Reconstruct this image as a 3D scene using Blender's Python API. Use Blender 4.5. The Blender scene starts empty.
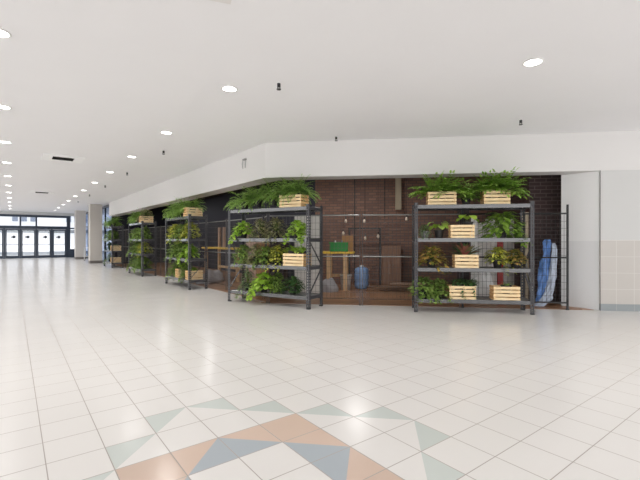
import bpy, bmesh, math, random
from mathutils import Vector, Matrix
R = math.radians
scene = bpy.context.scene
COL = scene.collection
random.seed(7)

# ------------------------------------------------------------------ frames
TH = R(37.3)                      # the hall's long axis, seen from the camera
D1 = Vector((-math.sin(TH), math.cos(TH), 0))     # along the hall (u)
D2 = Vector((math.cos(TH), math.sin(TH), 0))      # across the hall (v)
def UV(v, u, z=0.0):
    p = D2 * v + D1 * u
    return Vector((p.x, p.y, z))
PHI = R(-7.7)                     # the cut-off corner runs at 45 degrees to the hall
DG = Vector((math.cos(PHI), math.sin(PHI), 0))
NG = Vector((-math.sin(PHI), math.cos(PHI), 0))
BEND = Vector((-1.11, 8.23, 0))
def DP(x, y, z=0.0):
    p = BEND + DG * x + NG * y
    return Vector((p.x, p.y, z))
ZC = 3.27                         # ceiling
ZB = 2.56                         # underside of the bulkhead

# ------------------------------------------------------------------ materials
def newmat(name):
    m = bpy.data.materials.new(name); m.use_nodes = True
    nt = m.node_tree; nt.nodes.clear()
    out = nt.nodes.new('ShaderNodeOutputMaterial')
    b = nt.nodes.new('ShaderNodeBsdfPrincipled')
    nt.links.new(b.outputs[0], out.inputs[0])
    return m, nt, b, out
def srgb(r, g, b):
    f = lambda c: (c/255/12.92) if c/255 <= .04045 else ((c/255+.055)/1.055)**2.4
    return (f(r), f(g), f(b), 1)
def plain(name, col, rough=.5, spec=.5, metal=0, var=.08, scale=8, bump=0, bscale=60):
    m, nt, b, out = newmat(name)
    tc = nt.nodes.new('ShaderNodeTexCoord')
    n = nt.nodes.new('ShaderNodeTexNoise'); n.inputs['Scale'].default_value = scale; n.inputs['Detail'].default_value = 4
    nt.links.new(tc.outputs['Object'], n.inputs['Vector'])
    mx = nt.nodes.new('ShaderNodeMix'); mx.data_type = 'RGBA'
    mx.inputs[6].default_value = tuple(c*(1-var) for c in col[:3]) + (1,)
    mx.inputs[7].default_value = tuple(min(1, c*(1+var)) for c in col[:3]) + (1,)
    nt.links.new(n.outputs['Fac'], mx.inputs[0]); nt.links.new(mx.outputs[2], b.inputs['Base Color'])
    b.inputs['Roughness'].default_value = rough; b.inputs['Specular IOR Level'].default_value = spec
    b.inputs['Metallic'].default_value = metal
    if bump:
        n2 = nt.nodes.new('ShaderNodeTexNoise'); n2.inputs['Scale'].default_value = bscale
        nt.links.new(tc.outputs['Object'], n2.inputs['Vector'])
        bp = nt.nodes.new('ShaderNodeBump'); bp.inputs['Strength'].default_value = bump; bp.inputs['Distance'].default_value = .01
        nt.links.new(n2.outputs['Fac'], bp.inputs['Height']); nt.links.new(bp.outputs[0], b.inputs['Normal'])
    return m
def mth(nt, op, a, b=None, c=None):
    n = nt.nodes.new('ShaderNodeMath'); n.operation = op
    for i, x in enumerate((a, b, c)):
        if x is None: continue
        if isinstance(x, (int, float)): n.inputs[i].default_value = x
        else: nt.links.new(x, n.inputs[i])
    return n.outputs[0]
def tiles(name, col, grout, pitch, off, width, axes='XY', rough=.19, var=.02, gs=1.0, spec=.42):
    """square tiles on a grid in object space"""
    m, nt, b, out = newmat(name)
    tc = nt.nodes.new('ShaderNodeTexCoord'); sp = nt.nodes.new('ShaderNodeSeparateXYZ')
    nt.links.new(tc.outputs['Object'], sp.inputs[0])
    fx, cells = [], []
    for ax, o in zip(axes, off):
        t = mth(nt, 'DIVIDE', mth(nt, 'SUBTRACT', sp.outputs[ax], o), pitch)
        cells.append(mth(nt, 'FLOOR', t))
        fr = mth(nt, 'FRACT', t)
        fx.append(mth(nt, 'MINIMUM', fr, mth(nt, 'SUBTRACT', 1.0, fr)))
    d = mth(nt, 'MINIMUM', fx[0], fx[1])
    mr = nt.nodes.new('ShaderNodeMapRange'); mr.inputs[1].default_value = width/pitch*.35; mr.inputs[2].default_value = width/pitch*.65
    nt.links.new(d, mr.inputs[0])
    cv = nt.nodes.new('ShaderNodeCombineXYZ'); nt.links.new(cells[0], cv.inputs[0]); nt.links.new(cells[1], cv.inputs[1])
    wn = nt.nodes.new('ShaderNodeTexWhiteNoise'); wn.noise_dimensions = '3D'; nt.links.new(cv.outputs[0], wn.inputs['Vector'])
    nz = nt.nodes.new('ShaderNodeTexNoise'); nz.inputs['Scale'].default_value = 3.0; nz.inputs['Detail'].default_value = 5
    nt.links.new(tc.outputs['Object'], nz.inputs['Vector'])
    f = mth(nt, 'ADD', mth(nt, 'MULTIPLY', wn.outputs['Value'], .6), mth(nt, 'MULTIPLY', nz.outputs['Fac'], .4))
    mx = nt.nodes.new('ShaderNodeMix'); mx.data_type = 'RGBA'
    mx.inputs[6].default_value = tuple(c*(1-var) for c in col[:3])+(1,); mx.inputs[7].default_value = tuple(min(1, c*(1+var)) for c in col[:3])+(1,)
    nt.links.new(f, mx.inputs[0])
    m2 = nt.nodes.new('ShaderNodeMix'); m2.data_type = 'RGBA'; m2.inputs[6].default_value = grout
    nt.links.new(mr.outputs[0], m2.inputs[0]); nt.links.new(mx.outputs[2], m2.inputs[7])
    nt.links.new(m2.outputs[2], b.inputs['Base Color'])
    rr = mth(nt, 'ADD', mth(nt, 'MULTIPLY', mth(nt, 'SUBTRACT', 1.0, mr.outputs[0]), .5), mth(nt, 'ADD', rough, mth(nt, 'MULTIPLY', wn.outputs['Value'], .015)))
    nt.links.new(rr, b.inputs['Roughness']); b.inputs['Specular IOR Level'].default_value = spec
    # every tile lies very slightly out of level
    tilt = nt.nodes.new('ShaderNodeTexWhiteNoise'); tilt.noise_dimensions = '3D'
    nt.links.new(cv.outputs[0], tilt.inputs['Vector'])
    bp = nt.nodes.new('ShaderNodeBump'); bp.inputs['Strength'].default_value = .12*gs; bp.inputs['Distance'].default_value = .001
    nt.links.new(mth(nt, 'ADD', mr.outputs[0], mth(nt, 'MULTIPLY', nz.outputs['Fac'], .15)), bp.inputs['Height'])
    nt.links.new(bp.outputs[0], b.inputs['Normal'])
    return m
def brick(name, c1, c2, mortar, axes):
    m, nt, b, out = newmat(name)
    tc = nt.nodes.new('ShaderNodeTexCoord'); sp = nt.nodes.new('ShaderNodeSeparateXYZ'); cb = nt.nodes.new('ShaderNodeCombineXYZ')
    nt.links.new(tc.outputs['Object'], sp.inputs[0])
    nt.links.new(sp.outputs[axes[0]], cb.inputs[0]); nt.links.new(sp.outputs[axes[1]], cb.inputs[1])
    t = nt.nodes.new('ShaderNodeTexBrick'); t.inputs['Scale'].default_value = 1
    t.inputs['Brick Width'].default_value = .225; t.inputs['Row Height'].default_value = .078
    t.inputs['Mortar Size'].default_value = .009; t.inputs['Mortar Smooth'].default_value = .2; t.inputs['Bias'].default_value = 0
    t.inputs['Color1'].default_value = c1; t.inputs['Color2'].default_value = c2; t.inputs['Mortar'].default_value = mortar
    nt.links.new(cb.outputs[0], t.inputs['Vector'])
    n = nt.nodes.new('ShaderNodeTexNoise'); n.inputs['Scale'].default_value = 1.2; n.inputs['Detail'].default_value = 6
    nt.links.new(tc.outputs['Object'], n.inputs['Vector'])
    mr = nt.nodes.new('ShaderNodeMapRange'); mr.inputs[3].default_value = .75; mr.inputs[4].default_value = 1.25
    nt.links.new(n.outputs['Fac'], mr.inputs[0])
    mx = nt.nodes.new('ShaderNodeVectorMath'); mx.operation = 'SCALE'
    nt.links.new(t.outputs['Color'], mx.inputs[0]); nt.links.new(mr.outputs[0], mx.inputs['Scale'])
    nt.links.new(mx.outputs[0], b.inputs['Base Color'])
    bp = nt.nodes.new('ShaderNodeBump'); bp.inputs['Strength'].default_value = .6; bp.inputs['Distance'].default_value = .006; bp.invert = True
    nt.links.new(t.outputs['Fac'], bp.inputs['Height']); nt.links.new(bp.outputs[0], b.inputs['Normal'])
    b.inputs['Roughness'].default_value = .8
    return m
def wood(name, c1, c2, axis='X', scale=6, rough=.55, plank=None):
    m, nt, b, out = newmat(name)
    tc = nt.nodes.new('ShaderNodeTexCoord'); mp = nt.nodes.new('ShaderNodeMapping')
    s = {'X': (1, 12, 12), 'Y': (12, 1, 12), 'Z': (12, 12, 1)}[axis]
    mp.inputs['Scale'].default_value = s
    nt.links.new(tc.outputs['Object'], mp.inputs[0])
    n = nt.nodes.new('ShaderNodeTexNoise'); n.inputs['Scale'].default_value = scale; n.inputs['Detail'].default_value = 5
    nt.links.new(mp.outputs[0], n.inputs['Vector'])
    cr = nt.nodes.new('ShaderNodeValToRGB'); cr.color_ramp.elements[0].color = c1; cr.color_ramp.elements[1].color = c2
    cr.color_ramp.elements[0].position = .3; cr.color_ramp.elements[1].position = .7
    nt.links.new(n.outputs['Fac'], cr.inputs[0])
    col = cr.outputs[0]
    if plank:
        t = nt.nodes.new('ShaderNodeTexBrick'); t.inputs['Scale'].default_value = 1
        t.inputs['Brick Width'].default_value = plank[0]; t.inputs['Row Height'].default_value = plank[1]; t.inputs['Mortar Size'].default_value = .003
        t.inputs['Color1'].default_value = (.7, .7, .7, 1); t.inputs['Color2'].default_value = (1.2, 1.2, 1.2, 1); t.inputs['Mortar'].default_value = (.15, .15, .15, 1)
        nt.links.new(tc.outputs['Object'], t.inputs['Vector'])
        mx = nt.nodes.new('ShaderNodeMix'); mx.data_type = 'RGBA'; mx.blend_type = 'MULTIPLY'; mx.inputs[0].default_value = 1
        nt.links.new(col, mx.inputs[6]); nt.links.new(t.outputs['Color'], mx.inputs[7]); col = mx.outputs[2]
    nt.links.new(col, b.inputs['Base Color']); b.inputs['Roughness'].default_value = rough
    return m
def leafmat(name, cols, rough=.42):
    m, nt, b, out = newmat(name)
    g = nt.nodes.new('ShaderNodeNewGeometry'); oi = nt.nodes.new('ShaderNodeObjectInfo')
    cr = nt.nodes.new('ShaderNodeValToRGB')
    els = cr.color_ramp.elements
    while len(els) < len(cols): els.new(.5)
    for i, c in enumerate(cols):
        els[i].position = i/(len(cols)-1); els[i].color = c
    f = mth(nt, 'FRACT', mth(nt, 'ADD', g.outputs['Random Per Island'], oi.outputs['Random']))
    nt.links.new(f, cr.inputs[0]); nt.links.new(cr.outputs[0], b.inputs['Base Color'])
    b.inputs['Roughness'].default_value = rough
    tr = nt.nodes.new('ShaderNodeBsdfTranslucent'); nt.links.new(cr.outputs[0], tr.inputs[0])
    ms = nt.nodes.new('ShaderNodeMixShader'); ms.inputs[0].default_value = .3
    nt.links.new(b.outputs[0], ms.inputs[1]); nt.links.new(tr.outputs[0], ms.inputs[2]); nt.links.new(ms.outputs[0], out.inputs[0])
    return m
def emit(name, col, strength):
    m, nt, b, out = newmat(name)
    b.inputs['Base Color'].default_value = col; b.inputs['Emission Color'].default_value = col; b.inputs['Emission Strength'].default_value = strength
    return m
def glass(name, tint=(1, 1, 1, 1), refl=.08):
    m, nt, b, out = newmat(name)
    t = nt.nodes.new('ShaderNodeBsdfTransparent'); t.inputs[0].default_value = tint
    gl = nt.nodes.new('ShaderNodeBsdfGlossy'); gl.inputs['Roughness'].default_value = .03
    ms = nt.nodes.new('ShaderNodeMixShader'); ms.inputs[0].default_value = refl
    nt.links.new(t.outputs[0], ms.inputs[1]); nt.links.new(gl.outputs[0], ms.inputs[2]); nt.links.new(ms.outputs[0], out.inputs[0])
    return m

M = {}
PITCH = .3048
GOFF = (.154, .977)
GROUT = srgb(168, 160, 152)
M['tile_white'] = tiles('tile_white', srgb(234, 231, 227), GROUT, PITCH, GOFF, .006, var=.012)
M['tile_orange'] = tiles('tile_orange', srgb(216, 192, 175), GROUT, PITCH, GOFF, .006, var=.06)
M['tile_blue'] = tiles('tile_blue', srgb(178, 186, 192), GROUT, PITCH, GOFF, .006, var=.04)
M['tile_green'] = tiles('tile_green', srgb(208, 214, 209), GROUT, PITCH, GOFF, .006, var=.03)
M['ceiling'] = plain('ceiling_paint', srgb(245, 244, 245), .85, .2, var=.015, scale=1.5)
M['bulk'] = plain('bulkhead_paint', srgb(222, 220, 218), .7, .2, var=.012, scale=1.5)
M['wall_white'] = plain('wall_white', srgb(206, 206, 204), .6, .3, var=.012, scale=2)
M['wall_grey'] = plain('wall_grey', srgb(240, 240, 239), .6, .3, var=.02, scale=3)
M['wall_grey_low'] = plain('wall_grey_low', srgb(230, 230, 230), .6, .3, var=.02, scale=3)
M['wainscot'] = tiles('wainscot_tile', srgb(198, 193, 187), srgb(214, 211, 206), .297, (.27, .095), .008, axes='XZ', rough=.35, var=.02)
M['basetile'] = tiles('base_tile', srgb(152, 158, 160), srgb(176, 177, 176), .297, (.27, -.16), .008, axes='XZ', rough=.4, var=.03)
M['column'] = plain('column_tile', srgb(206, 200, 192), .45, .4, var=.03, scale=4)
M['column_base'] = plain('column_base', srgb(120, 114, 108), .5, .4)
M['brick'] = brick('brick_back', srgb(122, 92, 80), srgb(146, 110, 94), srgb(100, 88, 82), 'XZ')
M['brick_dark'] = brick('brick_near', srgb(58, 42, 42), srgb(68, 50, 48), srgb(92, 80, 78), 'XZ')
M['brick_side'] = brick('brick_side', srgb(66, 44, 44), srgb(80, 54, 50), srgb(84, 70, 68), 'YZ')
M['navy_wall'] = plain('navy_wall', srgb(40, 40, 50), .7, .3)
M['dark_ceiling'] = plain('dark_ceiling', srgb(44, 42, 42), .9, .1)
M['plank_floor'] = wood('plank_floor', srgb(132, 96, 70), srgb(176, 132, 98), 'X', 3, .38, plank=(1.8, .14))
M['steel'] = plain('black_steel', srgb(70, 70, 73), .42, .5, var=.1)
M['beam'] = plain('beam_steel', srgb(56, 56, 58), .14, 1.0, var=.06)
M['beam'].node_tree.nodes['Principled BSDF'].inputs['Coat Weight'].default_value = .45
M['beam'].node_tree.nodes['Principled BSDF'].inputs['Coat Roughness'].default_value = .08
M['deck'] = plain('shelf_deck', srgb(120, 119, 118), .5, .4, var=.1, scale=20)
M['black_metal'] = plain('black_metal', srgb(34, 33, 34), .45, .5)
M['galv'] = plain('galvanised', srgb(150, 150, 148), .4, .5, metal=.6)
M['wire'] = plain('wire_grey', srgb(92, 88, 86), .5, .5)
M['wire_black'] = plain('wire_black', srgb(52, 50, 50), .5, .5)
M['pine'] = wood('pine', srgb(236, 202, 150), srgb(252, 230, 188), 'X', 4, .6)
M['pine_shaded'] = wood('pine_shaded', srgb(218, 168, 108), srgb(240, 200, 144), 'Y', 4, .6)  # crate ends and inner parts: shade put into a deeper orange pine
M['pot'] = plain('pot_black', srgb(40, 38, 37), .5, .4)
M['pot_grey'] = plain('pot_grey', srgb(122, 122, 120), .5, .4)
M['soil'] = plain('soil', srgb(52, 38, 28), .95, .1, var=.3, scale=60, bump=.5)
M['lf_fern'] = leafmat('leaf_fern', [srgb(106, 146, 52), srgb(148, 188, 78), srgb(178, 212, 102), srgb(120, 160, 62)])
M['lf_fern2'] = leafmat('leaf_fern_fine', [srgb(116, 156, 68), srgb(152, 190, 96), srgb(182, 214, 118), srgb(126, 166, 76)])
M['lf_lush'] = leafmat('leaf_lush', [srgb(112, 146, 52), srgb(150, 184, 76), srgb(128, 164, 60), srgb(92, 124, 50)])
M['lf_green'] = leafmat('leaf_green', [srgb(98, 130, 60), srgb(136, 166, 84), srgb(168, 194, 104), srgb(106, 138, 66)])
M['lf_lime'] = leafmat('leaf_lime', [srgb(162, 204, 66), srgb(196, 228, 98), srgb(140, 184, 62), srgb(214, 234, 128)])
M['lf_yellow'] = leafmat('leaf_yellow', [srgb(126, 152, 63), srgb(224, 219, 92), srgb(172, 180, 81), srgb(250, 250, 126), srgb(97, 115, 58)])
M['lf_croton'] = leafmat('leaf_croton', [srgb(97, 107, 55), srgb(183, 162, 79), srgb(126, 142, 69), srgb(240, 203, 115), srgb(152, 97, 63)])
M['lf_olive'] = leafmat('leaf_olive', [srgb(132, 138, 96), srgb(164, 164, 120), srgb(148, 142, 102), srgb(182, 176, 134)])
M['lf_dark'] = leafmat('leaf_dark', [srgb(52, 84, 48), srgb(76, 112, 60), srgb(60, 94, 52), srgb(100, 136, 78)])
M['lf_brom'] = leafmat('leaf_bromeliad', [srgb(70, 104, 62), srgb(98, 130, 72), srgb(186, 96, 98), srgb(80, 112, 64)])
M['lf_grey'] = leafmat('leaf_greygreen', [srgb(130, 157, 110), srgb(170, 193, 142), srgb(107, 134, 89)])
M['stem'] = plain('stem', srgb(96, 116, 52), .6)
M['yellow'] = plain('yellow_top', srgb(232, 192, 72), .5, .4)
M['timber'] = wood('timber', srgb(198, 160, 116), srgb(226, 192, 146), 'Z', 4)
M['timber_dull'] = wood('timber_dull', srgb(150, 122, 106), srgb(180, 150, 130), 'Z', 4)
M['green_plastic'] = plain('green_plastic', srgb(30, 140, 56), .4, .5)
M['blue_plastic'] = plain('blue_plastic', srgb(132, 164, 210), .3, .6, var=.3, scale=12)
M['blue_sheet'] = plain('blue_sheet', srgb(92, 138, 206), .35, .6, var=.45, scale=16)
M['clear_sheet'] = plain('clear_sheet', srgb(184, 196, 214), .25, .6, var=.4, scale=16)
M['white_plastic'] = plain('white_plastic', srgb(224, 223, 221), .45, .5)
M['cardboard'] = plain('cardboard', srgb(164, 124, 86), .8, .2)
M['board'] = wood('board', srgb(112, 82, 60), srgb(140, 106, 80), 'X', 4)
M['brown_door'] = wood('brown_cabinet', srgb(126, 94, 74), srgb(150, 114, 92), 'Z', 3)
M['panel_pale'] = plain('panel_pale', srgb(222, 219, 214), .6, .3, var=.05)
M['tan_paint'] = plain('tan_paint', srgb(176, 162, 140), .7, .2)
M['red'] = plain('red_board', srgb(150, 44, 40), .5, .4)
M['dark_cab'] = plain('dark_cabinet', srgb(58, 48, 46), .6, .3)
M['tarp_grey'] = plain('tarp_grey', srgb(158, 154, 156), .6, .3, var=.25, scale=8)
M['door_frame'] = plain('door_frame_navy', srgb(44, 56, 72), .35, .5)
M['glass'] = glass('door_glass', (.97, .99, 1, 1), .07)
M['glass_blue'] = glass('storefront_glass', (.6, .66, .76, 1), .1)
M['decal'] = plain('decal_dark', srgb(52, 58, 66), .5)
M['lamp'] = emit('lamp_emission', (1, .97, .92, 1), 14)
M['lamp_trim'] = plain('lamp_trim', srgb(240, 239, 236), .5, .3)
M['vent_white'] = plain('vent_white', srgb(252, 252, 251), .5, .3)
M['vent_dark'] = plain('vent_dark', srgb(58, 56, 54), .6, .3)
M['bulb'] = plain('bulb_glass', srgb(214, 196, 178), .3, .5)
M['pave'] = plain('pavement', srgb(168, 168, 170), .9, .1, var=.06)
M['road'] = plain('road', srgb(122, 126, 132), .9, .1, var=.06)
M['facade'] = plain('facade', srgb(222, 222, 226), .8, .2)
M['facade_win'] = plain('facade_window', srgb(116, 126, 146), .3, .5)
M['panel_ceiling'] = plain('access_panel', srgb(234, 231, 229), .8, .2, var=.01)

# ------------------------------------------------------------------ mesh helpers
class MB:
    def __init__(s): s.bm = bmesh.new()
    def box(s, c, size, rot=None):
        ret = bmesh.ops.create_cube(s.bm, size=1)
        mt = Matrix.Translation(Vector(c)) @ (rot.to_4x4() if rot else Matrix.Identity(4)) @ Matrix.Diagonal((*size, 1))
        bmesh.ops.transform(s.bm, matrix=mt, verts=ret['verts']); return ret['verts']
    def span(s, a, b):        # box from min corner to max corner
        a, b = Vector(a), Vector(b); return s.box((a+b)/2, b-a)
    def bar(s, p, q, w, d=None, up=(0, 0, 1)):   # rectangular bar from p to q
        p, q = Vector(p), Vector(q); z = (q-p); L = z.length; z.normalize(); up = Vector(up)
        if abs(z.dot(up)) > .95: up = Vector((1, 0, 0))
        x = up.cross(z).normalized(); y = z.cross(x)
        m = Matrix((x, y, z)).transposed()
        return s.box((p+q)/2, (w, d or w, L), m)
    def cyl(s, p, q, r, r2=None, n=12, caps=True):
        p, q = Vector(p), Vector(q); z = (q-p); L = z.length
        rot = z.to_track_quat('Z', 'Y').to_matrix().to_4x4()
        ret = bmesh.ops.create_cone(s.bm, cap_ends=caps, segments=n, radius1=r, radius2=r if r2 is None else r2, depth=L, matrix=Matrix.Translation((p+q)/2) @ rot)
        return ret['verts']
    def lathe(s, prof, n=16, loc=(0, 0, 0)):
        loc = Vector(loc); rings = []
        for r, z in prof:
            rings.append([s.bm.verts.new(loc + Vector((r*math.cos(2*math.pi*i/n), r*math.sin(2*math.pi*i/n), z))) for i in range(n)])
        for a, b in zip(rings, rings[1:]):
            for i in range(n): s.bm.faces.new((a[i], a[(i+1) % n], b[(i+1) % n], b[i]))
        if prof[0][0] > 1e-4: s.bm.faces.new(rings[0][::-1])
        if prof[-1][0] > 1e-4: s.bm.faces.new(rings[-1])
    def prism(s, pts, z0, z1):
        a = [s.bm.verts.new((p[0], p[1], z0)) for p in pts]; b = [s.bm.verts.new((p[0], p[1], z1)) for p in pts]
        n = len(pts)
        s.bm.faces.new(a[::-1]); s.bm.faces.new(b)
        for i in range(n): s.bm.faces.new((a[i], a[(i+1) % n], b[(i+1) % n], b[i]))
    def mesh(s, name, mat, bevel=0, smooth=False):
        if bevel:
            bmesh.ops.bevel(s.bm, geom=[e for e in s.bm.edges], offset=bevel, segments=1, affect='EDGES', clamp_overlap=True)
        bmesh.ops.recalc_face_normals(s.bm, faces=s.bm.faces)
        me = bpy.data.meshes.new(name); s.bm.to_mesh(me); s.bm.free()
        for m in (mat if isinstance(mat, list) else [mat]): me.materials.append(m)
        if smooth: me.polygons.foreach_set('use_smooth', [True]*len(me.polygons))
        return me
    def build(s, name, mat, parent=None, bevel=0, smooth=False, loc=None, rz=0):
        return link(name, s.mesh(name, mat, bevel, smooth), parent, loc, rz)
def link(name, me, parent=None, loc=None, rz=0):
    o = bpy.data.objects.new(name, me); COL.objects.link(o)
    if parent: o.parent = parent
    if loc is not None: o.location = loc
    if rz: o.rotation_euler.z = rz
    return o
def tag(o, label, cat, group=None):
    o['label'] = label; o['category'] = cat
    if group: o['group'] = group
    return o
def thing(name, label, cat, loc, rz=0, group=None):
    o = bpy.data.objects.new(name, None); COL.objects.link(o); o.empty_display_size = .1
    o.location = loc; o.rotation_euler.z = rz
    return tag(o, label, cat, group)
def struct(name, mb, mat, loc=(0, 0, 0), rz=0, bevel=0, parent=None):
    o = mb.build(name, mat, parent, bevel=bevel, loc=loc, rz=rz); o['kind'] = 'structure'; return o
def copy_tree(o, parent=None):
    c = o.copy(); COL.objects.link(c)
    if parent: c.parent = parent
    for ch in list(o.children): copy_tree(ch, c)
    return c
ORD = ['first', 'second', 'third', 'fourth', 'fifth', 'sixth', 'seventh', 'eighth', 'ninth', 'tenth', 'eleventh', 'twelfth', 'thirteenth']

# ------------------------------------------------------------------ floor with its tile star
def build_floor():
    bm = bmesh.new()
    V0, V1, U0, U1 = -9.0, 12.0, -8.0, 35.05
    gv = lambda j: GOFF[0] + PITCH*j
    gu = lambda i: GOFF[1] + PITCH*i
    a0, a1, b0, b1 = gv(-1), gv(7), gu(-1), gu(7)
    def quad(x0, y0, x1, y1, mi=0):
        f = bm.faces.new([bm.verts.new(p) for p in ((x0, y0, 0), (x1, y0, 0), (x1, y1, 0), (x0, y1, 0))]); f.material_index = mi
    quad(V0, U0, V1, b0); quad(V0, b1, V1, U1); quad(V0, b0, a0, b1); quad(a1, b0, V1, b1)
    GREEN = {(3, 0), (2, 1), (1, 2), (0, 3)}
    for sa in (1, -1):
        for sb in (1, -1):
            for a in range(4):
                for b in range(4):
                    P = lambda x, y: bm.verts.new((gv(3 + sb*y), gu(3 + sa*x), 0))
                    lo, hi = 0, 0
                    if (a, b) in GREEN: hi = 3
                    if (a, b) in ((1, 0), (0, 1)): lo, hi = 2, 1
                    if (a, b) == (1, 1): lo = hi = 1
                    f1 = bm.faces.new([P(a, b), P(a+1, b), P(a, b+1)]); f1.material_index = lo
                    f2 = bm.faces.new([P(a+1, b), P(a+1, b+1), P(a, b+1)]); f2.material_index = hi
                    for f in (f1, f2):
                        f.normal_update()
                        if f.normal.z < 0: f.normal_flip()
    # slab body under the tiles
    me = bpy.data.meshes.new('floor'); bm.to_mesh(me); bm.free()
    for k in ('tile_white', 'tile_orange', 'tile_blue', 'tile_green'): me.materials.append(M[k])
    o = link('floor', me, rz=TH); o['kind'] = 'structure'
build_floor()

# ------------------------------------------------------------------ ceiling, bulkhead, walls
mb = MB(); mb.span((-9, -8, ZC), (12, 35.05, ZC+.12)); struct('ceiling', mb, M['ceiling'], rz=TH)

def isect(p, d, q, e):
    den = d.x*e.y - d.y*e.x; t = ((q.x-p.x)*e.y - (q.y-p.y)*e.x)/den
    return p + d*t
U_END = 23.9
BT = .42
outer_c = D2*4.1; inner_c = D2*(4.1+BT)
b_in = isect(inner_c, D1, BEND + NG*BT, DG)
ptsB = [UV(4.1, U_END), BEND, DP(11, 0), DP(11, BT), b_in, UV(4.1+BT, U_END)]
mb = MB(); mb.prism(ptsB, ZB, ZC-.001); struct('wall_bulkhead', mb, M['bulk'])
CX = 6.29                          # corner of the opening, along the diagonal
C = DP(CX, 0); RET = C + D1*.66
# plain return beside the opening, with a greyer lower part
def ret_solid(z0, z1):
    m = MB(); m.prism([DP(CX+.005, .03), RET, DP(6.15, 1.05), DP(11, 1.05), DP(11, .03)], z0, z1); return m
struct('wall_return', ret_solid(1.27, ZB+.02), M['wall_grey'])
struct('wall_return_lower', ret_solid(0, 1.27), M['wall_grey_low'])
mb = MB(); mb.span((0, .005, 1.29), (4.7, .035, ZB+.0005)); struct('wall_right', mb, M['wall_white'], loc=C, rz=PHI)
mb = MB(); mb.span((0, -.004, .125), (4.7, .035, 1.288)); struct('wall_right_wainscot', mb, M['wainscot'], loc=C, rz=PHI)
mb = MB(); mb.span((0, -.01, 0), (4.7, .035, .124)); struct('baseboard_right', mb, M['basetile'], loc=C, rz=PHI)
mb = MB(); mb.bar(C+Vector((-.005, -.01, 0)), C+Vector((-.005, -.01, ZB)), .006); struct('trim_1', mb, M['wire'])

# the unit behind the fence
BACKD = 3.65                       # back brick wall, this far behind the diagonal line
VN = 7.1                           # dark wall along the hall side
kink = isect(D2*VN, D1, BEND+NG*BACKD, DG)
mb = MB(); w0 = (kink-BEND).dot(DG); mb.span((w0-.1, BACKD, 0), (6.2, BACKD+.2, 3.2)); struct('wall_back', mb, M['brick'], loc=BEND, rz=PHI)
mb = MB(); mb.span((VN, 9.42, 0), (VN+.2, 24, 3.2)); struct('wall_rear_left', mb, M['navy_wall'], rz=TH)
mb = MB(); mb.span((4.3, U_END, 0), (VN+.2, U_END+.15, 3.2)); struct('wall_unit_end', mb, M['navy_wall'], rz=TH)
NX, NY = 5.40, .95
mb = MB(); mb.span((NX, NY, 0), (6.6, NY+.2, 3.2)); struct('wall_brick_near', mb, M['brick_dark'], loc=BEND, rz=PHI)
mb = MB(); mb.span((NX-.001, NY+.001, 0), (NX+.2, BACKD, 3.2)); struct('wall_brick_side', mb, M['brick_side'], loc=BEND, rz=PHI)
# brick pilasters / joints on the back wall
mb = MB(); mb.span((1.62, BACKD-.025, 0), (1.65, BACKD+.02, 3.2)); mb.span((2.48, BACKD-.02, 1.9), (2.5, BACKD+.02, 3.2)); struct('trim_2', mb, M['black_metal'], loc=BEND, rz=PHI)
mb = MB(); mb.span((2.78, BACKD-.2, 2.14), (2.94, BACKD-.03, 3.2)); struct('column_hanging', mb, M['tan_paint'], loc=BEND, rz=PHI)
fl = [UV(4.2, U_END), isect(D2*4.2, D1, BEND+NG*.04, DG), DP(6.2, .04), DP(5.7, 1.0), DP(5.7, BACKD+.1), kink, UV(VN+.1, U_END)]
mb = MB(); mb.prism(fl, -.05, .008); o = struct('floor_unit', mb, M['plank_floor'])
mb = MB(); mb.span((-.1, .03, 0), (6.0, .07, .012)); struct('trim_3', mb, M['board'], loc=BEND, rz=PHI)
mb = MB(); mb.prism([UV(4.1+BT, U_END), b_in, DP(7, BT), DP(7, BACKD+.2), kink+NG*.2, UV(VN+.2, U_END)], 3.19, 3.25); struct('ceiling_unit', mb, M['dark_ceiling'])

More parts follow.
